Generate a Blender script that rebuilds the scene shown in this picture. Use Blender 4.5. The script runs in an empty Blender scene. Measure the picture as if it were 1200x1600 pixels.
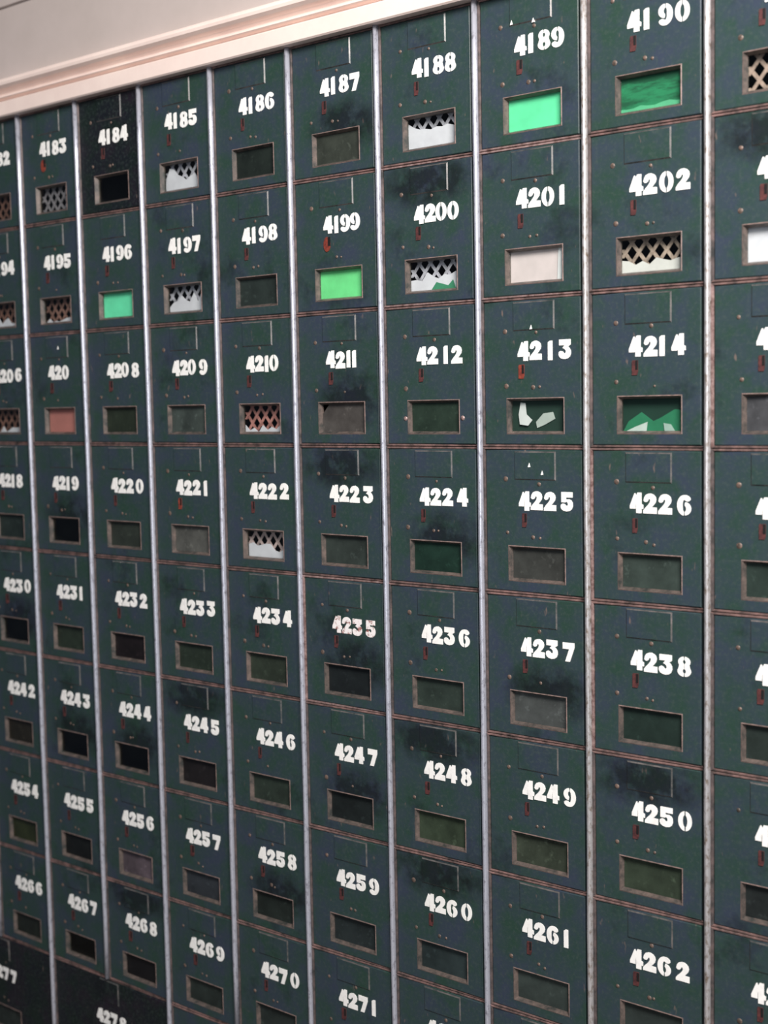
import bpy, math, random
from mathutils import Matrix, Vector

scn = bpy.context.scene
COL = scn.collection
ZT = 1.89            # height of the top edge of the bank of boxes above the floor

# measured grid: x of each strip (columns -1..10), z of each row line
SX_ = [0.0, 0.11, 0.23220212689509062, 0.3564287092817029, 0.48229953966177463, 0.6065317763781367,
       0.7335964752122294, 0.8599292900750705, 0.9842188093793703, 1.1082579375572397]
CAM = (1.64503132, -1.1065482, -0.39096176 + ZT)
SX = {i: x + 0.0035 * (CAM[0] - x) / 1.1 for i, x in enumerate(SX_)}
SX[0] = SX[1] - 0.1215
SX[-1] = SX[0] - 0.1235
SX[10] = SX[9] + 0.1235
SX[11] = SX[10] + 0.1235
ZL = [z + ZT for z in (0.0, -0.14671553220556344, -0.2919095656213859, -0.4377738814371045, -0.5843951559342985,
      -0.7302160411344032, -0.8756674280859573, -1.0185097866781925, -1.1577954905754515, -1.315)]

# ------------------------------------------------------------------ helpers
def lin(r, g, b):
    f = lambda c: (c / 255 / 12.92) if c / 255 <= 0.04045 else ((c / 255 + 0.055) / 1.055) ** 2.4
    return (f(r), f(g), f(b), 1.0)

class MB:
    def __init__(s): s.v = []; s.f = []; s.m = []
    def poly(s, pts, mat=0):
        n = len(s.v); s.v += [tuple(p) for p in pts]; s.f.append(list(range(n, n + len(pts)))); s.m.append(mat)
    def box(s, a, b, mat=0):
        x0, y0, z0 = a; x1, y1, z1 = b; n = len(s.v)
        s.v += [(x0,y0,z0),(x1,y0,z0),(x1,y1,z0),(x0,y1,z0),(x0,y0,z1),(x1,y0,z1),(x1,y1,z1),(x0,y1,z1)]
        for q in ((0,3,2,1),(4,5,6,7),(0,1,5,4),(1,2,6,5),(2,3,7,6),(3,0,4,7)):
            s.f.append([n + i for i in q]); s.m.append(mat)
    def chamfer_plate(s, x0, x1, z0, z1, yb, yf, c, face=0, edge=1):
        """raised plate: front at yf, back at yb, sloped rim of width c"""
        o = [(x0,z0),(x1,z0),(x1,z1),(x0,z1)]; i = [(x0+c,z0+c),(x1-c,z0+c),(x1-c,z1-c),(x0+c,z1-c)]
        n = len(s.v)
        s.v += [(x,yb,z) for x,z in o] + [(x,yf,z) for x,z in i]
        s.f.append([n+4,n+5,n+6,n+7]); s.m.append(face)
        for k in range(4):
            l = (k+1) % 4
            s.f.append([n+k,n+l,n+4+l,n+4+k]); s.m.append(edge)
    def loops(s, loops, mats):
        """closed ring built from successive rectangular loops of points"""
        n = len(s.v); k = len(loops[0])
        for lp in loops: s.v += [tuple(p) for p in lp]
        for a in range(len(loops) - 1):
            for j in range(k):
                l = (j + 1) % k
                s.f.append([n+a*k+j, n+a*k+l, n+(a+1)*k+l, n+(a+1)*k+j]); s.m.append(mats[a][j] if isinstance(mats[a], (tuple, list)) else mats[a])
    def prism(s, pts, yf, yb, mat=0):
        """outline in x,z (counter-clockwise seen from the front) with front yf, back yb"""
        n = len(s.v); k = len(pts)
        s.v += [(x,yf,z) for x,z in pts] + [(x,yb,z) for x,z in pts]
        s.f.append([n+i for i in range(k)]); s.m.append(mat)
        for j in range(k):
            l = (j+1) % k
            s.f.append([n+j, n+k+j, n+k+l, n+l]); s.m.append(mat)
    def dome(s, x, y, z, r, h, seg=10, mat=0):
        n = len(s.v)
        rings = [(r,0),(r*.8,.55*h),(r*.4,.92*h)]
        for rr, hh in rings:
            s.v += [(x+rr*math.cos(6.2832*k/seg), y-hh, z+rr*math.sin(6.2832*k/seg)) for k in range(seg)]
        s.v.append((x,y-h,z))
        for a in range(2):
            for k in range(seg):
                l=(k+1)%seg
                s.f.append([n+a*seg+k,n+a*seg+l,n+(a+1)*seg+l,n+(a+1)*seg+k]); s.m.append(mat)
        for k in range(seg):
            s.f.append([n+2*seg+k,n+2*seg+(k+1)%seg,n+3*seg]); s.m.append(mat)
    def build(s, name, mats, parent=None, loc=(0,0,0), smooth=False):
        me = bpy.data.meshes.new(name); me.from_pydata(s.v, [], s.f)
        for m in (mats if isinstance(mats, (list, tuple)) else [mats]): me.materials.append(m)
        for p, mi in zip(me.polygons, s.m): p.material_index = mi; p.use_smooth = smooth
        me.validate(); me.update()
        o = bpy.data.objects.new(name, me); COL.objects.link(o)
        o.location = loc
        if parent is not None: o.parent = parent
        return o

def tag(o, label=None, cat=None, group=None, kind=None):
    for k, v in (('label', label), ('category', cat), ('group', group), ('kind', kind)):
        if v: o[k] = v
    return o

# ------------------------------------------------------------------ materials
def new_mat(name):
    m = bpy.data.materials.new(name); m.use_nodes = True
    nt = m.node_tree; b = nt.nodes['Principled BSDF']
    return m, nt, b

def noise(nt, scale, detail=4, rough=.6, vec=None, stretch=None, offset=None):
    n = nt.nodes.new('ShaderNodeTexNoise'); n.inputs['Scale'].default_value = scale
    n.inputs['Detail'].default_value = detail; n.inputs['Roughness'].default_value = rough
    g = nt.nodes.new('ShaderNodeNewGeometry'); src = g.outputs['Position']
    if stretch or offset:
        mp = nt.nodes.new('ShaderNodeMapping')
        if stretch: mp.inputs['Scale'].default_value = stretch
        if offset: mp.inputs['Location'].default_value = offset
        nt.links.new(src, mp.inputs['Vector']); src = mp.outputs['Vector']
    nt.links.new(src, n.inputs['Vector'])
    return n.outputs['Fac']

def ramp(nt, fac, stops):
    r = nt.nodes.new('ShaderNodeValToRGB'); e = r.color_ramp.elements
    while len(e) < len(stops): e.new(.5)
    for el, (p, c) in zip(e, stops): el.position = p; el.color = c
    nt.links.new(fac, r.inputs['Fac']); return r.outputs['Color']

def mix(nt, fac, a, b):
    m = nt.nodes.new('ShaderNodeMix'); m.data_type = 'RGBA'
    for i, x in ((0, fac), (6, a), (7, b)):
        if isinstance(x, (tuple, float)): m.inputs[i].default_value = x
        else: nt.links.new(x, m.inputs[i])
    return m.outputs[2]

def math_(nt, op, a, b):
    m = nt.nodes.new('ShaderNodeMath'); m.operation = op; m.use_clamp = True
    for i, x in ((0, a), (1, b)):
        if isinstance(x, (int, float)): m.inputs[i].default_value = x
        else: nt.links.new(x, m.inputs[i])
    return m.outputs[0]

BW = lambda v: (v, v, v, 1)
def paint(name, base=(49, 64, 68), green=(42, 65, 56), navy=(52, 61, 76), soot=None, rough=.42):
    m, nt, b = new_mat(name)
    c = mix(nt, ramp(nt, noise(nt, 34, 5, .65), [(.40, BW(0)), (.62, BW(1))]), lin(*base), lin(*green))
    c = mix(nt, ramp(nt, noise(nt, 21, 4, .6, offset=(3, 7, 1)), [(.46, BW(0)), (.66, BW(1))]), c, lin(*navy))
    # fine grain and worn-down specks
    c = mix(nt, ramp(nt, noise(nt, 260, 3, .7), [(.5, BW(0)), (.75, BW(.55))]), c, lin(70, 82, 78))
    c = mix(nt, ramp(nt, noise(nt, 150, 2, .5, stretch=(1.0, 1, .38), offset=(1, 2, 9)), [(.70, BW(0)), (.78, BW(.8))]), c, lin(112, 98, 92))
    # grime patches
    c = mix(nt, ramp(nt, noise(nt, 8, 5, .7, offset=(5, 1, 4.3)), [(.57, BW(0)), (.72, BW(.75))]), c, lin(15, 19, 22))
    if soot:
        tc = nt.nodes.new('ShaderNodeTexCoord'); mp = nt.nodes.new('ShaderNodeMapping'); mp.vector_type = 'POINT'
        sx, sz, rx, rz = soot
        mp.inputs['Location'].default_value = (-sx / rx, 0, -sz / rz); mp.inputs['Scale'].default_value = (1 / rx, 0, 1 / rz)
        nt.links.new(tc.outputs['Object'], mp.inputs['Vector'])
        ln = nt.nodes.new('ShaderNodeVectorMath'); ln.operation = 'LENGTH'; nt.links.new(mp.outputs['Vector'], ln.inputs[0])
        d = math_(nt, 'SUBTRACT', 1.25, ln.outputs['Value'])
        d = math_(nt, 'MULTIPLY', d, ramp(nt, noise(nt, 45, 5, .65), [(.32, BW(.15)), (.6, BW(1))]))
        c = mix(nt, ramp(nt, d, [(.05, BW(0)), (.6, BW(.72))]), c, lin(14, 14, 18))
    nt.links.new(c, b.inputs['Base Color'])
    b.inputs['Roughness'].default_value = rough
    b.inputs['Specular IOR Level'].default_value = .35
    bp = nt.nodes.new('ShaderNodeBump'); bp.inputs['Strength'].default_value = .12; bp.inputs['Distance'].default_value = .001
    nt.links.new(noise(nt, 180, 3), bp.inputs['Height']); nt.links.new(bp.outputs['Normal'], b.inputs['Normal'])
    return m

def worn(name, a, b_, scale=70, rough=.5, metal=0.0, lo=.35, hi=.65, stretch=None):
    m, nt, b = new_mat(name)
    c = mix(nt, ramp(nt, noise(nt, scale, 5, .7, stretch=stretch), [(lo, BW(0)), (hi, BW(1))]), lin(*a), lin(*b_))
    nt.links.new(c, b.inputs['Base Color']); b.inputs['Roughness'].default_value = rough; b.inputs['Metallic'].default_value = metal
    return m

M = {}
M['paint'] = paint('dark_green_enamel')
M['paint_soot_low'] = paint('green_enamel_smudged', soot=(.016, .050, .05, .030))
M['paint_soot_top'] = paint('green_enamel_grimy_top', soot=(0.0, .125, .062, .026))
M['paint_black'] = paint('blackened_enamel', base=(24, 28, 34), green=(22, 34, 30), navy=(34, 28, 38))
M['edge'] = worn('worn_brown_edge', (140, 110, 105), (70, 62, 60), 80, .45, .1)
M['groove'] = worn('shadow_toned_groove', (20, 22, 24), (10, 12, 14), 60, .6)  # near-black colour paints in the shadow to the left of each strip
M['edge_dull'] = worn('dull_painted_edge', (112, 97, 95), (58, 58, 58), 60, .45, .1)
M['edge_bright'] = worn('chipped_pale_edge', (176, 150, 146), (110, 84, 80), 160, .4, .3)
M['bezel'] = worn('bronze_window_bezel', (110, 96, 90), (54, 56, 54), 70, .42, .1)
M['plate_edge'] = worn('rubbed_plate_rim', (112, 106, 104), (54, 60, 60), 60, .4, .2)
M['edge_rim'] = worn('rubbed_window_rim', (146, 122, 116), (92, 82, 78), 110, .4, .1)
M['rivet'] = worn('dull_brass_rivet', (126, 104, 94), (66, 60, 54), 300, .5, .2)
M['number'] = worn('white_stencil_paint', (250, 248, 244), (222, 220, 218), 120, .6, 0, .5, .8)
M['number_rusty'] = worn('rust_flecked_white_paint', (246, 240, 238), (150, 92, 84), 170, .6, 0, .52, .62)
M['rust'] = worn('red_rusty_lock', (96, 50, 48), (58, 30, 32), 220, .7, 0)
M['rust_bright'] = worn('orange_red_rust', (150, 66, 46), (92, 36, 32), 180, .65, 0)
M['slot'], _, b = new_mat('keyhole_shadow_black'); b.inputs['Base Color'].default_value = lin(8, 5, 6); b.inputs['Roughness'].default_value = .8
M['strip'] = worn('dull_silver_bead', (206, 208, 220), (128, 126, 138), 240, .34, .6, .52, .72, stretch=(1, 1, .5))
M['strip_brassy'] = worn('brassy_silver_bead', (208, 205, 206), (134, 116, 98), 260, .34, .6, .48, .68, stretch=(1, 1, .5))
M['inside'] = worn('dark_box_lining', (26, 26, 26), (14, 16, 17), 40, .7)
M['wall'] = worn('pinkish_grey_plaster', (196, 183, 178), (184, 172, 166), 6, .75, 0, .3, .7)
M['trim'] = worn('cream_gloss_trim', (248, 228, 218), (238, 216, 207), 14, .4, 0, .35, .7)
M['floor'] = worn('grey_terrazzo', (120, 114, 108), (96, 92, 88), 60, .5)

m, nt, b = new_mat('window_glass'); nt.nodes.remove(b)
tr = nt.nodes.new('ShaderNodeBsdfTransparent'); tr.inputs[0].default_value = (.93, .96, .94, 1)
gl = nt.nodes.new('ShaderNodeBsdfGlossy'); gl.inputs['Roughness'].default_value = .12
lw = nt.nodes.new('ShaderNodeLayerWeight'); lw.inputs[0].default_value = .5
pw = math_(nt, 'POWER', lw.outputs['Facing'], 4.0); fr = math_(nt, 'MULTIPLY_ADD', pw, .55); fr.node.inputs[2].default_value = .035
mx = nt.nodes.new('ShaderNodeMixShader')
nt.links.new(fr, mx.inputs[0]); nt.links.new(tr.outputs[0], mx.inputs[1]); nt.links.new(gl.outputs[0], mx.inputs[2])
nt.links.new(mx.outputs[0], nt.nodes['Material Output'].inputs[0]); M['glass'] = m

_cache = {}
def pane_mat(rgb):
    key = rgb
    if key not in _cache:
        m, nt, b = new_mat('dirty_painted_glass')
        av = sum(rgb) / 3; rgb = tuple(int(x * .68 + (av + (1, 0, 3)[i]) * .32) for i, x in enumerate(rgb))
        dk = tuple(int(c * .72) for c in rgb)
        c = mix(nt, ramp(nt, noise(nt, 30, 5, .65, offset=(rgb[0], rgb[1], 0)), [(.35, BW(0)), (.68, BW(1))]), lin(*rgb), lin(*dk))
        c = mix(nt, ramp(nt, noise(nt, 130, 3, .6), [(.6, BW(0)), (.76, BW(.5))]), c, lin(*[min(255, int(x * 1.35) + 6) for x in rgb]))
        nt.links.new(c, b.inputs['Base Color']); b.inputs['Roughness'].default_value = .3
        b.inputs['Specular IOR Level'].default_value = .4
        _cache[key] = m
    return _cache[key]
def paper_mat(rgb, smear=None):
    k = ('p', rgb, smear)
    if k not in _cache:
        m, nt, b = new_mat('card_paper')
        dk = tuple(int(c * .93) for c in rgb)
        c = mix(nt, ramp(nt, noise(nt, 50, 4, .6), [(.35, BW(0)), (.7, BW(1))]), lin(*rgb), lin(*dk))
        if smear:
            c = mix(nt, ramp(nt, noise(nt, 60, 5, .7, stretch=(.5, 1, 2.2)), [(.40, BW(0)), (.56, BW(1))]), c, lin(*smear))
        nt.links.new(c, b.inputs['Base Color']); b.inputs['Roughness'].default_value = .8
        _cache[k] = m
    return _cache[k]
def wire_mat(rgb):
    k = ('w', rgb)
    if k not in _cache:
        _cache[k] = worn('grille_wire', rgb, tuple(int(c * .62) for c in rgb), 120, .55, .1, .42, .7)
    return _cache[k]

# ------------------------------------------------------------------ stencil digits (width about .8, height 1)
def arc(cx, cy, rx, ry, a0, a1, n=12):
    return [(cx + rx * math.cos(math.radians(a0 + (a1 - a0) * i / n)), cy + ry * math.sin(math.radians(a0 + (a1 - a0) * i / n))) for i in range(n + 1)]
def mirror(polys, w):
    return [[(w - x, y) for x, y in reversed(p)] for p in polys]
def turn(polys, w):
    return [[(w - x, 1 - y) for x, y in p] for p in polys]
zero_l = arc(.41, .5, .41, .5, 95, 265, 16) + arc(.38, .5, .11, .29, 262, 98, 10)
zero = [zero_l, [(.82 - x, y) for x, y in reversed(zero_l)]]
e_l = arc(.39, .735, .35, .265, 95, 215, 10) + arc(.39, .27, .39, .27, 150, 265, 10) + arc(.39, .27, .09, .11, 262, 98, 6) + arc(.39, .735, .08, .10, 262, 98, 6)
eight = [e_l, [(.80 - x, y) for x, y in reversed(e_l)]]
nine = [arc(.39, .67, .39, .33, 95, 262, 14) + [(.37, .46)] + arc(.39, .67, .10, .15, 255, 100, 8),
        [(.43, .84), (.49, .74), (.50, .60), (.50, .40), (.46, .27), (.38, .23), (.31, .28), (.22, .31), (.10, .29), (.03, .22), (.05, .13), (.14, .05), (.27, .0)]
        + arc(.40, .5, .42, .5, -88, 84, 16)]
DIG = {
 '0': (.82, zero), '8': (.80, eight), '9': (.82, nine), '6': (.82, turn(nine, .82)),
 '1': (.30, [[(0, 0), (.30, 0), (.30, 1), (.12, 1), (0, .92)]]),
 '4': (.82, [[(0, .22), (.35, .22), (.355, .45), (.39, .62), (.39, .84), (.34, .99), (.28, .99), (0, .38)],
             [(.39, 0), (.71, 0), (.71, .22), (.82, .22), (.82, .42), (.71, .46), (.71, 1.03), (.47, 1.03), (.39, .88)]]),
 '2': (.82, [[(0, 0), (.82, 0), (.82, .31), (.52, .32), (.64, .43), (.75, .55), (.79, .70), (.75, .84), (.64, .94), (.48, 1), (.32, .99), (.16, .93), (.06, .80),
              (.02, .64), (.10, .57), (.21, .57), (.29, .62), (.33, .71), (.40, .73), (.43, .66), (.40, .56), (.30, .44), (.12, .28), (0, .14)]]),
 '3': (.82, [[(.04, 1), (.04, .70), (.40, .70), (.26, .56), (.38, .52), (.47, .44), (.48, .34), (.42, .28), (.35, .30), (.28, .38), (.14, .42), (.02, .36), (.0, .22), (.06, .10),
              (.2, .02), (.40, -.01), (.60, .02), (.74, .11), (.81, .26), (.80, .42), (.72, .55), (.62, .62), (.79, .72), (.79, 1)][::-1][::-1]]),
 '5': (.82, [[(.05, 1), (.05, .46), (.32, .46), (.40, .50), (.47, .44), (.49, .35), (.44, .28), (.36, .29), (.28, .37), (.14, .40), (.02, .34), (.0, .21), (.06, .10), (.2, .02),
              (.40, -.01), (.60, .02), (.74, .11), (.81, .26), (.80, .44), (.72, .57), (.58, .63), (.36, .62), (.36, .72), (.79, .72), (.79, 1)]]),
 '7': (.80, [[(.02, 1), (.02, .66), (.45, .66), (.18, 0), (.50, 0), (.80, .74), (.80, 1)]]),
}
def ccw(p):
    a = sum(p[i][0] * p[(i + 1) % len(p)][1] - p[(i + 1) % len(p)][0] * p[i][1] for i in range(len(p)))
    return p if a > 0 else p[::-1]
GAPS = {4200: (0, .0, .01), 4199: (.01, .02, .0), 4211: (0, .01, .01), 4210: (.0, .01, .01), 4190: (.015, .07, .02), 4182: (.01, .03, .01),
        4212: (0, .05, .03), 4213: (.0, .05, .05), 4214: (.01, .01, .05), 4202: (0, .02, .02), 4208: (0, .0, .05), 4209: (0, .0, .05)}

def lettering(num, w, h, x_left, z_base, unit, rng):
    """number painted with a cut stencil; returns an MB"""
    mb = MB(); s = '420' if num == 4207 else str(num)
    gp = GAPS.get(num)
    if gp is None: gp = (.01, .04, .012) if s[1] == '1' else (.0, .012, .042)
    x = x_left
    for i, ch in enumerate(s):
        wd, polys = DIG[ch]
        dz = rng.uniform(-.0006, .0006)
        if ch == '1': x += .001
        for p in polys:
            mb.prism([(x + px * unit, z_base + dz + py * h) for px, py in ccw(p)], -.0006, .0003)
        if ch == '1': x += .0008
        x += wd * unit + (gp[i] if i < 3 else 0) * w
    return mb

# ------------------------------------------------------------------ what each window shows
MINT, LIME, SALMON = (112, 238, 180), (128, 240, 158), (205, 128, 122)
WHITE_W, BROWN_W, GREY_W, PINK_W = (216, 208, 222), (146, 104, 92), (160, 150, 158), (214, 146, 140)
def P(rgb, words): return ('pane', rgb, words)
WIN = {
 4182: ('mesh', BROWN_W, None, 'brown wire grille'), 4183: ('mesh', GREY_W, None, 'grey wire grille'), 4184: ('dark', None, 'empty black window with pale rim'),
 4185: ('mesh', WHITE_W, .55, 'white mail under wire grille'), 4186: P((34, 46, 38), 'dark green window'), 4187: P((62, 70, 58), 'grey green window'),
 4188: ('mesh', WHITE_W, .6, 'white mail under wire grille'), 4189: ('card', MINT, None, 'bright mint card'), 4190: ('card', (40, 134, 92), 'smear', 'smeared deep green card'),
 4191: ('mesh', (190, 160, 150), None, 'pale brown wire grille'), 4192: P((44, 54, 50), 'dark green window'),
 4194: ('mesh', BROWN_W, .25, 'brown wire grille'), 4195: ('mesh', (160, 118, 108), .12, 'brown wire grille'), 4196: ('card', (126, 255, 204), None, 'bright mint card'),
 4197: ('mesh', WHITE_W, .5, 'white mail under wire grille'), 4198: P((44, 58, 52), 'dark green window'), 4199: ('card', LIME, None, 'lime green card'),
 4200: ('mesh', WHITE_W, .5, 'white mail under wire grille'), 4201: ('card', (236, 214, 218), 'strip', 'pinkish white card'),
 4202: ('mesh', (196, 170, 158), .3, 'white mail behind brown grille'), 4203: ('mesh', BROWN_W, .8, 'white mail beside brown grille'), 4204: P((44, 54, 50), 'dark green window'),
 4206: ('mesh', BROWN_W, .12, 'brown wire grille'), 4207: ('card', SALMON, None, 'salmon pink card'), 4208: P((42, 54, 38), 'dark olive window'),
 4209: P((66, 80, 72), 'grey green window'), 4210: ('mesh', PINK_W, .12, 'pink wire grille'), 4211: P((84, 80, 74), 'brownish grey window'),
 4212: P((40, 62, 46), 'plain green window'), 4213: ('scraps', (226, 222, 226), 'white torn scraps'), 4214: ('scraps', (60, 140, 104), 'torn green paper'),
 4215: P((78, 80, 84), 'cloudy grey window'), 4216: P((44, 54, 50), 'dark green window'),
 4218: P((40, 56, 50), 'dark green window'), 4219: ('dark', None, 'empty black window'), 4220: P((50, 58, 48), 'dark olive window'), 4221: P((92, 94, 86), 'pale grey window'),
 4222: ('mesh', (226, 196, 196), .4, 'white mail under wire grille'), 4223: P((54, 66, 60), 'grey green window'), 4224: P((28, 60, 46), 'deep green window'),
 4225: P((64, 68, 62), 'greyish brown window'), 4226: P((58, 74, 66), 'grey green window'), 4227: P((44, 62, 54), 'dark green window'), 4228: P((44, 54, 50), 'dark green window'),
 4230: ('dark', None, 'empty black window'), 4231: P((44, 60, 44), 'dark olive window'), 4232: P((34, 28, 28), 'brownish black window'), 4233: P((46, 60, 46), 'plain green window'),
 4234: P((52, 66, 50), 'plain green window'), 4235: P((30, 38, 38), 'nearly black window'), 4236: P((50, 66, 56), 'plain green window'), 4237: P((76, 82, 80), 'smudged grey window'),
 4238: P((36, 56, 48), 'dark green window'), 4239: P((46, 60, 54), 'dark green window'), 4240: P((44, 54, 50), 'dark green window'),
 4242: P((44, 42, 30), 'brown olive window'), 4243: ('dark', None, 'empty black window'), 4244: ('dark', None, 'empty black window'), 4245: P((36, 32, 32), 'brownish black window'),
 4246: P((48, 64, 52), 'plain green window'), 4247: P((32, 42, 40), 'nearly black window'), 4248: P((60, 78, 54), 'olive green window'), 4249: P((62, 74, 56), 'olive green window'),
 4250: P((58, 74, 54), 'olive green window'), 4251: P((40, 48, 46), 'dark grey window'), 4252: P((44, 54, 50), 'dark green window'),
 4254: P((48, 58, 28), 'olive green window'), 4255: P((26, 30, 28), 'nearly black window'), 4256: P((96, 82, 90), 'mauve grey window'), 4257: P((52, 60, 66), 'bluish grey window'),
 4258: P((36, 46, 40), 'nearly black window'), 4259: P((42, 54, 54), 'dark green window'), 4260: P((44, 60, 60), 'dark teal window'), 4261: P((56, 70, 64), 'grey green window'),
 4262: P((50, 62, 58), 'grey green window'), 4263: P((44, 54, 50), 'dark green window'), 4264: P((44, 54, 50), 'dark green window'),
 4266: P((36, 46, 36), 'dark olive window'), 4267: ('dark', None, 'empty black window'), 4268: P((26, 26, 28), 'brownish black window'), 4269: P((44, 58, 52), 'dark green window'),
}
for n in (4181, 4193, 4205, 4217, 4229, 4241, 4253, 4265, 4270, 4271, 4272, 4273, 4274, 4275, 4276, 4277, 4278, 4279, 4280, 4281, 4282):
    WIN.setdefault(n, P((42, 54, 50), 'dark green window'))
SOOT_LOW = {4211, 4219, 4235, 4237, 4247, 4258, 4244, 4230, 4187, 4224, 4243}
SOOT_TOP = {4250, 4200, 4203, 4245, 4248, 4260, 4184, 4223, 4268}
BLACKENED = {4184, 4277, 4278}
BIG_LOCK = {4183, 4199}
ORD = ['first', 'second', 'third', 'fourth', 'fifth', 'sixth', 'seventh', 'eighth', 'ninth', 'tenth', 'eleventh']

def rect(x0, x1, z0, z1, y): return [(x0, y, z0), (x1, y, z0), (x1, y, z1), (x0, y, z1)]
def inset(r, d): return (r[0] + d, r[1] - d, r[2] + d, r[3] - d)

def make_box(num, row, c0, c1, where):
    rng = random.Random(num)
    xa, xb = SX[c0], SX[c1]; z1, z0 = ZL[row], ZL[row + 1]
    w, h = xb - xa, z1 - z0
    wide = w > .2
    xc = (xa + xb) / 2
    t = bpy.data.objects.new('post_office_box', None); COL.objects.link(t); t.location = (xc, 0, z0)
    t.empty_display_size = .02
    win = WIN[num]
    stencil = '420' if num == 4207 else str(num)
    tag(t, f"green post office box stencilled {stencil}, {win[-1]}, {where}", 'post office box', 'numbered post office boxes')
    X = lambda u: -w / 2 + u * w
    Z = lambda v: h - v * h
    # compartment: five-sided sheet steel shell behind the door
    k = MB(); a = (-w/2+.0006, w/2-.0006, .0006, h-.0006); d = .085; s = .001; y = .0045
    k.box((a[0], y, a[2]), (a[0]+s, d, a[3])); k.box((a[1]-s, y, a[2]), (a[1], d, a[3]))
    k.box((a[0]+s, y, a[2]), (a[1]-s, d, a[2]+s)); k.box((a[0]+s, y, a[3]-s), (a[1]-s, d, a[3]))
    k.box((a[0]+s, d-s, a[2]+s), (a[1]-s, d, a[3]-s))
    k.build('compartment', M['inside'], t)
    # frame round the door
    fx, fz = .0030, .0003
    o = (-w/2 + fx, w/2 - fx, fz, h - fz)
    def ins(r_, l, rt, b_, t_): return (r_[0] + l, r_[1] - rt, r_[2] + b_, r_[3] - t_)
    i1 = inset(o, .0005)
    i2 = ins(o, .0022, .0030, .0017, .0017)
    i3 = inset(i2, .0004)
    def fr(r_, y):          # right-hand bar lies deeper, in the groove beside the next strip
        return [(r_[0], y, r_[2]), (r_[1], y + .0028, r_[2]), (r_[1], y + .0028, r_[3]), (r_[0], y, r_[3])]
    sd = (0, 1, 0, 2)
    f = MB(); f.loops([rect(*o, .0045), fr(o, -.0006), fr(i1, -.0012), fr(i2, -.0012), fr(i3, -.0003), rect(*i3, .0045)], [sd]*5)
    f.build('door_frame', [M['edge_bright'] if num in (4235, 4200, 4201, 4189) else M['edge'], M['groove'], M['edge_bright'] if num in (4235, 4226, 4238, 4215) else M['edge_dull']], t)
    # door leaf with the window opening
    dr = inset(i3, .0003)
    if wide: wu0, wu1 = .33, .67
    else: wu0, wu1 = .256, .797
    wo = (X(wu0), X(wu1), Z(.914), Z(.668))
    c = .0008
    pm = M['paint_black'] if num in BLACKENED else M['paint_soot_low'] if num in SOOT_LOW else M['paint_soot_top'] if num in SOOT_TOP else M['paint']
    D = MB()
    D.loops([rect(*dr, .003), rect(*dr, .0006), rect(*inset(dr, c), 0)], [0, 0])
    q = inset(dr, c)
    xs = [q[0], wo[0], wo[1], q[1]]; zs = [q[2], wo[2], wo[3], q[3]]
    for i in range(3):
        for j in range(3):
            if i == 1 and j == 1: continue
            D.poly([(xs[i], 0, zs[j]), (xs[i+1], 0, zs[j]), (xs[i+1], 0, zs[j+1]), (xs[i], 0, zs[j+1])])
    D.poly([(dr[0], .003, dr[2]), (dr[0], .003, wo[2]), (dr[1], .003, wo[2]), (dr[1], .003, dr[2])])
    D.poly([(dr[0], .003, wo[3]), (dr[0], .003, dr[3]), (dr[1], .003, dr[3]), (dr[1], .003, wo[3])])
    D.poly([(dr[0], .003, wo[2]), (dr[0], .003, wo[3]), (wo[0], .003, wo[3]), (wo[0], .003, wo[2])])
    D.poly([(wo[1], .003, wo[2]), (wo[1], .003, wo[3]), (dr[1], .003, dr[3]), (dr[1], .003, wo[2])])
    door = D.build('door', pm, t)
    # sloping window bezel
    bz = MB(); wi = inset(wo, .0030)
    bz.loops([rect(*wo, .003), rect(*wo, 0), rect(*inset(wo, .0009), -.0004), rect(*wi, .0042), rect(*wi, .0062), rect(*wo, .0062)], [0, 1, 0, 0, 0])
    bz.build('window_frame', [M['bezel'], M['edge_rim']], door)
    # window glass
    kind = win[0]
    g = MB(); pr = inset(wi, .00005); g.box((pr[0], .0046, pr[2]), (pr[1], .0056, pr[3]))
    if num == 4211:      # one corner of the pane is broken away
        g = MB(); zc = pr[3]; g.prism([(pr[0], pr[2]), (pr[1], pr[2]), (pr[1], zc), (pr[0] + .0095, zc), (pr[0] + .004, zc - .006), (pr[0], zc - .0105)], .0046, .0056)
    g.build('window_pane', pane_mat(win[1]) if kind == 'pane' else M['glass'], door)
    # raised plate at the top of the door
    pu0, pu1 = (.42, .58) if wide else (.325, .715)
    pl = MB(); pl.chamfer_plate(X(pu0), X(pu1), Z(.222), q[3] - .0004, .0002, -.0011, .0014)
    pl.build('label_plate', [pm, M['plate_edge']], door)
    # rivets
    for u, v, r in ((.24, .215, .0020), (.545, .243, .0016), (.245, .585, .0020), (.505, .60, .0017), (.56, .605, .0013)):
        if wide: u = .5 + (u - .5) * .6
        if rng.random() < .12: continue
        rv = MB(); rv.dome(X(u + rng.uniform(-.012, .012)), .0001, Z(v + rng.uniform(-.008, .008)), r * rng.uniform(1.0, 1.5), .0009)
        rv.build('rivet', M['rivet'], door, smooth=True)
    if num == 4212:
        for u in (.235, .825):
            rv = MB(); rv.dome(X(u), .0001, Z(.80), .0026, .0014); rv.build('rivet', M['edge_bright'], door, smooth=True)
    for u, v in {4225: ((.47, .12), (.59, .17)), 4213: ((.50, .20),), 4207: ((.55, .13),), 4189: ((.35, .20), (.55, .215))}.get(num, ()):
        q_ = MB(); q_.prism([(X(u) - .0014, Z(v) - .002), (X(u) + .0016, Z(v) - .0018), (X(u) + .0004, Z(v) + .0022)], -.0015, .0)
        q_.build('paint_chip', M['number'], door)
    # painted number
    lx = X(.368 - (.02 if row > 5 else 0) - (.015 if c0 < 4 else 0) + rng.uniform(-.006, .006)) if not wide else X(.385)
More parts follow.
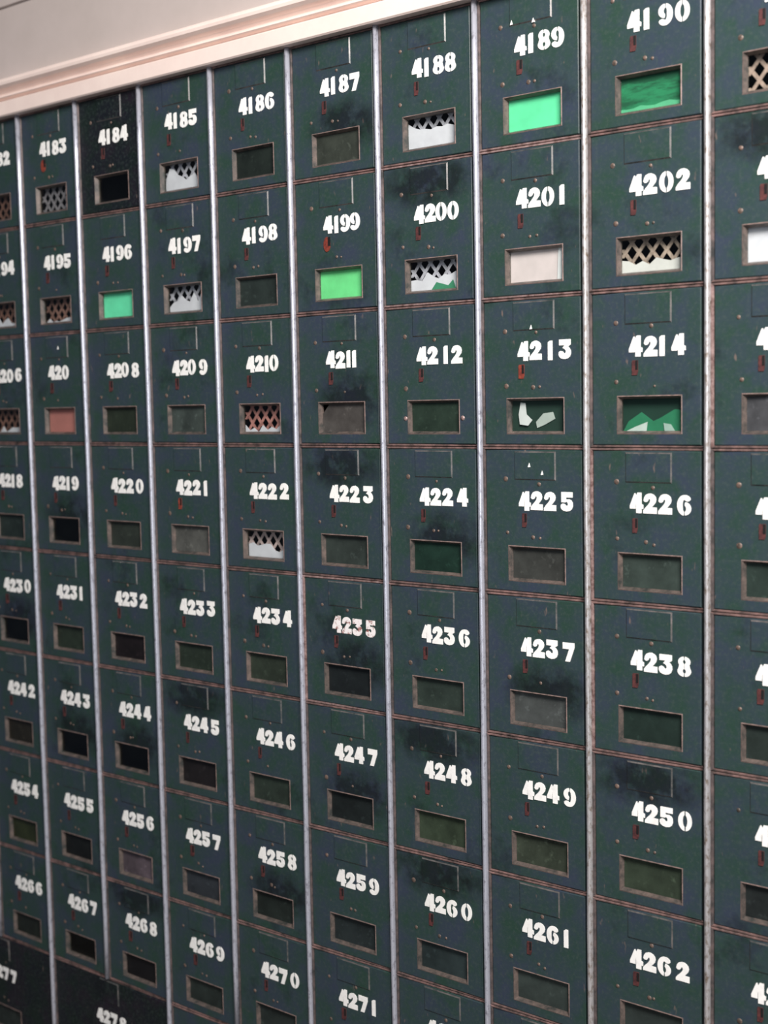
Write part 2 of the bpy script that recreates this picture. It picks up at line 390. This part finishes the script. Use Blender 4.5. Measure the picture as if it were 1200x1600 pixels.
    zb = Z(.420 + rng.uniform(-.006, .006))
    L = lettering(num, w if not wide else w * .5, .0186, lx, zb, .0169, rng)
    L.build('number_lettering', M['number_rusty'] if num == 4235 else M['number'], door)
    # lock: rusty keyhole plate and slot
    kx = X(.412 + rng.uniform(-.012, .006)) if not wide else X(.42)
    kz = Z(.493)
    K = MB()
    big = num in BIG_LOCK
    rx, rz = (.0048, .0080) if big else (.0029 + rng.uniform(-.0004, .0004), .0068)
    if big: K.prism(arc(kx - .0004, kz, rx, rz, 0, 360, 18)[:-1], -.0009, .0002, 0)
    else: K.prism([(kx - rx, kz - rz), (kx + rx * .7, kz - rz), (kx + rx, kz - rz * .6), (kx + rx, kz + rz), (kx - rx * .8, kz + rz), (kx - rx, kz + rz * .8)], -.0007, .0002, 0)
    K.box((kx + rx * .25, -.0011, kz - rz * .25), (kx + rx * .98, -.0006, kz + rz * .95), 1)
    K.build('keyhole', [M['rust_bright'] if big or num in (4213, 4221) else M['rust'], M['slot']], door)
    # what lies behind the glass
    ii = inset(wi, -.0015)
    if kind == 'mesh':
        G = MB(); pitch = (wi[1] - wi[0]) / 4.3; st = .0033; ang = math.radians(52)
        for sgn, yy in ((1, .0105), (-1, .0112)):
            for kk in range(-8, 16):
                x_at = ii[0] + kk * pitch + (pitch * .3 if sgn < 0 else 0)
                zl, zh = ii[2] - .001, ii[3] + .001
                dx = sgn * (zh - zl) / math.tan(ang)
                x_b, x_t = (x_at, x_at + dx)
                lo, hi = ii[0] - .001, ii[1] + .001
                t0, t1 = 0.0, 1.0
                def cross(xv): return (xv - x_b) / (x_t - x_b)
                ta, tb = sorted((cross(lo), cross(hi))); t0, t1 = max(0, ta), min(1, tb)
                if t1 - t0 < .03: continue
                hw = st / 2 / math.sin(ang)
                pts = [(x_b + dx * t0 - hw, zl + (zh - zl) * t0), (x_b + dx * t0 + hw, zl + (zh - zl) * t0),
                       (x_b + dx * t1 + hw, zl + (zh - zl) * t1), (x_b + dx * t1 - hw, zl + (zh - zl) * t1)]
                G.prism(pts, yy, yy + .0007)
        G.build('wire_grille', wire_mat(win[1]), t)
    top = 'row' if True else ''
    def paper(name, pts, y, th, mat, label, cat, grp):
        p = MB(); p.prism(ccw(pts), y, y + th); ob = p.build(name, mat, None, (xc, 0, z0)); tag(ob, label, cat, grp); return ob
    def ragged(xl, xr, zlo, zhi, amp, n=9, lean=0):
        top_ = [(xl + (xr - xl) * i / n, zhi + rng.uniform(-amp, amp) + lean * (i / n - .5)) for i in range(n + 1)]
        return [(xl, zlo), (xr, zlo)] + [(min(max(x, xl), xr), min(z, ii[3])) for x, z in reversed(top_)]
    wh = wi[3] - wi[2]
    if kind == 'mesh' and win[2]:
        zt = wi[2] + wh * win[2]
        if num == 4203: pts = [(ii[0], ii[2]), (wi[0] + .55 * (wi[1]-wi[0]), ii[2]), (wi[0] + .30 * (wi[1]-wi[0]), ii[3]), (ii[0], ii[3])]
        else: pts = ragged(ii[0], ii[1], ii[2], zt, wh * (.30 if num in (4185, 4197) else .17), 9, {4188: -.008, 4185: -.004, 4197: .004, 4222: -.003}.get(num, 0))
        paper('envelope', pts, .0085, .0006, paper_mat((238, 230, 242) if num != 4202 else (228, 220, 220)),
              f"white envelope behind the glass of box {num}, {where}", 'envelope', 'letters left in the boxes')
        if num == 4200:
            paper('paper_scrap', [(ii[0] + .026, ii[2]), (ii[1] - .006, ii[2]), (ii[1] - .010, wi[2] + wh * .30), (ii[1] - .016, wi[2] + wh * .12), (ii[0] + .034, wi[2] + wh * .26)], .0072, .0005,
                  paper_mat((70, 146, 112)), 'green paper scrap at the foot of the white envelope in box 4200', 'paper scrap', 'letters left in the boxes')
    elif kind == 'card':
        lab = {(126, 255, 204): 'pale mint green card', MINT: 'plain bright mint green card', LIME: 'yellowish lime green card', SALMON: 'salmon pink card'}.get(win[1], 'pinkish white card' if num == 4201 else 'deep green card with dark smears')
        paper('paper_card', [(ii[0], ii[2]), (ii[1], ii[2]), (ii[1], ii[3]), (ii[0], ii[3])], .0070, .0006,
              paper_mat(win[1], (22, 84, 58)) if win[2] == 'smear' else paper_mat(win[1]),
              f"{lab} filling the window of box {stencil}, {where}", 'card', 'cards left in the boxes')
        if num == 4201:
            paper('paper_slip', [(wi[1]-.0075, ii[2]), (ii[1], ii[2]), (ii[1], ii[3]), (wi[1]-.0060, ii[3])], .0060, .0005, paper_mat((252, 246, 252)),
                  'narrow bright white paper slip in front of the pinkish white card', 'paper slip', 'letters left in the boxes')
        if num == 4190:
            paper('paper_slip', ragged(ii[0], ii[1], ii[2], wi[2] + wh * .14, wh * .05, 9, .001), .0060, .0005, paper_mat((96, 186, 142)),
                  'torn mint paper slip along the foot of the smeared deep green card', 'paper slip', 'letters left in the boxes')
    elif kind == 'scraps':
        W_ = wi[1] - wi[0]
        Q = lambda u, v: (wi[0] + u * W_, wi[2] + v * wh)
        if num == 4213:
            sets = [([Q(.14, .22), Q(.30, .18), Q(.38, .36), Q(.27, .55), Q(.25, .92), Q(.16, .95), Q(.12, .55)], (232, 228, 232), 'tall torn white paper scrap in the window with two scraps'),
                    ([Q(.46, .10), Q(.62, .22), Q(.80, .40), Q(.76, .62), Q(.58, .58), Q(.44, .30)], (196, 200, 198), 'slanting torn white paper scrap in the window with two scraps'),
                    ([(ii[0], ii[2]), (ii[1], ii[2]), (ii[1], ii[3]), (ii[0], ii[3])], (34, 58, 50), 'dark green card behind two torn white scraps')]
        else:
            sets = [([Q(.02, -.04), Q(.40, -.04), Q(.42, .28), Q(.20, .12)], (206, 214, 212), 'white torn paper scrap low in the window of torn green paper'),
                    ([Q(.70, -.04), Q(.88, -.04), Q(.80, .20), Q(.68, .24)], (176, 196, 190), 'small pale torn scrap low in the window of torn green paper'),
                    ([Q(-.02, -.04), Q(1.02, -.04), Q(1.02, .62), Q(.86, .66), Q(.62, .40), Q(.50, .30), Q(.30, .58), Q(.08, .30)], (44, 126, 92), 'torn mid green paper behind two pale scraps'),
                    ([(ii[0], ii[2]), (ii[1], ii[2]), (ii[1], ii[3]), (ii[0], ii[3])], (24, 58, 48), 'dark green card behind the torn mid green paper')]
        for n_, (pts, rgb, lab) in enumerate(sets):
            paper('paper_card' if 'card' in lab else 'paper_scrap', pts, .0060 + .0011 * n_, .0005, paper_mat(rgb), f"{lab}, box {num}",
                  'card' if 'card' in lab else 'paper scrap', 'letters left in the boxes')
    return t

for row in range(8):
    for c in range(-1, 11):
        num = 4182 + c + 12 * row
        where = f"{ORD[row]} row, {ORD[c]} column" if c >= 0 else f"{ORD[row]} row, before the first column"
        make_box(num, row, c, c + 1, where)
for k in range(6):
    make_box(4277 + k, 8, -1 + 2 * k, 1 + 2 * k, f"{ORD[k]} wide box of bottom row")

# ------------------------------------------------------------------ silver bead strips between the columns
for c in range(-1, 12):
    zb = ZL[8] if c % 2 == 0 else ZL[9]
    s = MB(); r, hgt, n = .0029, .0050, 10
    prof = [(-r, .004), (-r, -.0012)] + [(r * math.cos(a), -.0012 - (hgt - .0012) * math.sin(a)) for a in [math.pi * (1 - i / n) for i in range(1, n)]] + [(r, -.0012), (r, .004)]
    nz = 14
    zs = [zb + (ZL[0] - zb) * i / nz for i in range(nz + 1)]
    rng = random.Random(c)
    offs = [(0, 0)] + [(rng.uniform(-.0003, .0003), rng.uniform(-.0003, .0003)) for _ in zs[1:]]
    k = len(prof)
    for z, (ox, oy) in zip(zs, offs): s.v += [(x + ox, y + (oy if y < 0 else 0), z) for x, y in prof]
    for a in range(nz):
        for j in range(k - 1):
            s.f.append([a*k+j, a*k+j+1, (a+1)*k+j+1, (a+1)*k+j][::-1]); s.m.append(0)
    s.f.append(list(range(k))); s.m.append(0); s.f.append([nz*k + j for j in range(k)][::-1]); s.m.append(0)
    o = s.build('bead_strip', M['strip_brassy'] if c in (8, 9) else M['strip'], None, (SX[c], 0, 0), smooth=True)
    if c == -1: lab = 'dull silver bead strip at the near end before the first strip'
    elif c == 11: lab = 'dull silver bead strip closing the far end of the bank'
    elif c == 0: lab = 'first dull silver upright bead strip, on the near edge of box 4182'
    else: lab = f"{(ORD + ['twelfth'])[c]} {'brassy' if c in (8, 9) else 'dull'} silver upright bead strip, between boxes {4181 + c} and {4182 + c}"
    tag(o, lab, 'trim strip', 'upright bead strips between the columns')

# ------------------------------------------------------------------ setting
XL, XR = SX[-1] - .0032, SX[11] + .0032
w_ = MB()
WX0, WX1, WZ1 = -1.6, 3.2, 3.0
y0, y1 = 0.0, .10
zt = ZL[0] + .0005; zb = ZL[9] - .0005
w_.box((WX0, y0, zt), (WX1, y1, WZ1)); w_.box((WX0, y0, 0), (WX1, y1, zb))
w_.box((WX0, y0, zb), (XL, y1, zt)); w_.box((XR, y0, zb), (WX1, y1, zt))
tag(w_.build('wall_back', M['wall']), kind='structure')

def moulding(name, prof, x0, x1, z, mat):
    m = MB(); k = len(prof)
    for x in (x0, x1): m.v += [(x, y, z + dz) for y, dz in [(a, b * .86) for a, b in prof]]
    for j in range(k):
        l = (j + 1) % k
        m.f.append([j, k + j, k + l, l]); m.m.append(0)
    m.f.append(list(range(k))); m.m.append(0); m.f.append([k + j for j in range(k)][::-1]); m.m.append(0)
    o = m.build(name, mat); tag(o, kind='structure'); return o
prof = [(0, 0), (-.011, 0), (-.0125, .002), (-.0125, .021), (-.0115, .0225), (-.0050, .0240), (-.0050, .0265), (-.0105, .0280), (-.0116, .0292), (-.0105, .0305),
        (-.0040, .032), (-.0035, .0365), (-.0065, .040), (-.0120, .0425), (-.0155, .046), (-.0160, .050), (-.0140, .054), (-.0095, .0575), (-.004, .0595), (0, .060)]
moulding('trim_1', prof, WX0, WX1, ZL[0], M['trim'])
prof2 = [(0, 0), (-.0025, 0), (-.0035, .001), (-.0035, .03), (0, .03)]
TRIM2 = 0.1445
moulding('trim_2', prof2, WX0, WX1, ZL[0] + TRIM2, M['wall'])
fl = MB(); fl.box((WX0, -4.0, -.05), (WX1, y1, 0)); tag(fl.build('floor', M['floor']), kind='structure')

# ------------------------------------------------------------------ light
def area(name, loc, aim, sx, sy, power, col):
    l = bpy.data.lights.new(name, 'AREA'); l.shape = 'RECTANGLE'; l.size = sx; l.size_y = sy; l.energy = power; l.color = col
    o = bpy.data.objects.new(name, l); COL.objects.link(o); o.location = loc
    o.rotation_euler = (Vector(aim) - Vector(loc)).to_track_quat('-Z', 'Y').to_euler(); return o
area('ceiling_light', (2.05, -1.08, 2.6), (.78, 0, 1.45), .7, .6, 82, (1.0, .95, .91))
area('strip_highlight_fill', (3.1, -3.0, 1.8), (.8, 0, 1.4), 1.0, 2.0, 32, (.90, .95, 1.0))  # unseen panel, added to give the strips highlights and some fill
wd = bpy.data.worlds.new('world'); scn.world = wd; wd.use_nodes = True
bg = wd.node_tree.nodes['Background']; bg.inputs[0].default_value = (.62, .72, 1.0, 1); bg.inputs[1].default_value = .07

# ------------------------------------------------------------------ camera
cam = bpy.data.cameras.new('camera'); co = bpy.data.objects.new('camera', cam); COL.objects.link(co); scn.camera = co
right = Vector((0.7729377162211915, 0.6341786787918505, -0.01961352106562747))
down = Vector((0.03674931570030027, -0.07560806860374836, -0.9964601887469317))
fwd = Vector((-0.6334167464144982, 0.7694808791177555, -0.0817459603517976))
mw = Matrix.Identity(4)
for i in range(3): mw[i][0], mw[i][1], mw[i][2], mw[i][3] = right[i], -down[i], -fwd[i], CAM[i]
co.matrix_world = mw
cam.sensor_fit = 'VERTICAL'; cam.sensor_height = 36; cam.lens = 2091.7673336288362 / 1600 * 36
cam.clip_start = .05
cam.dof.use_dof = True; cam.dof.focus_distance = 1.38; cam.dof.aperture_fstop = 5.0

scn.view_settings.view_transform = 'Standard'; scn.view_settings.look = 'None'
scn.view_settings.exposure = 0; scn.view_settings.gamma = 1; scn.view_settings.use_curve_mapping = False
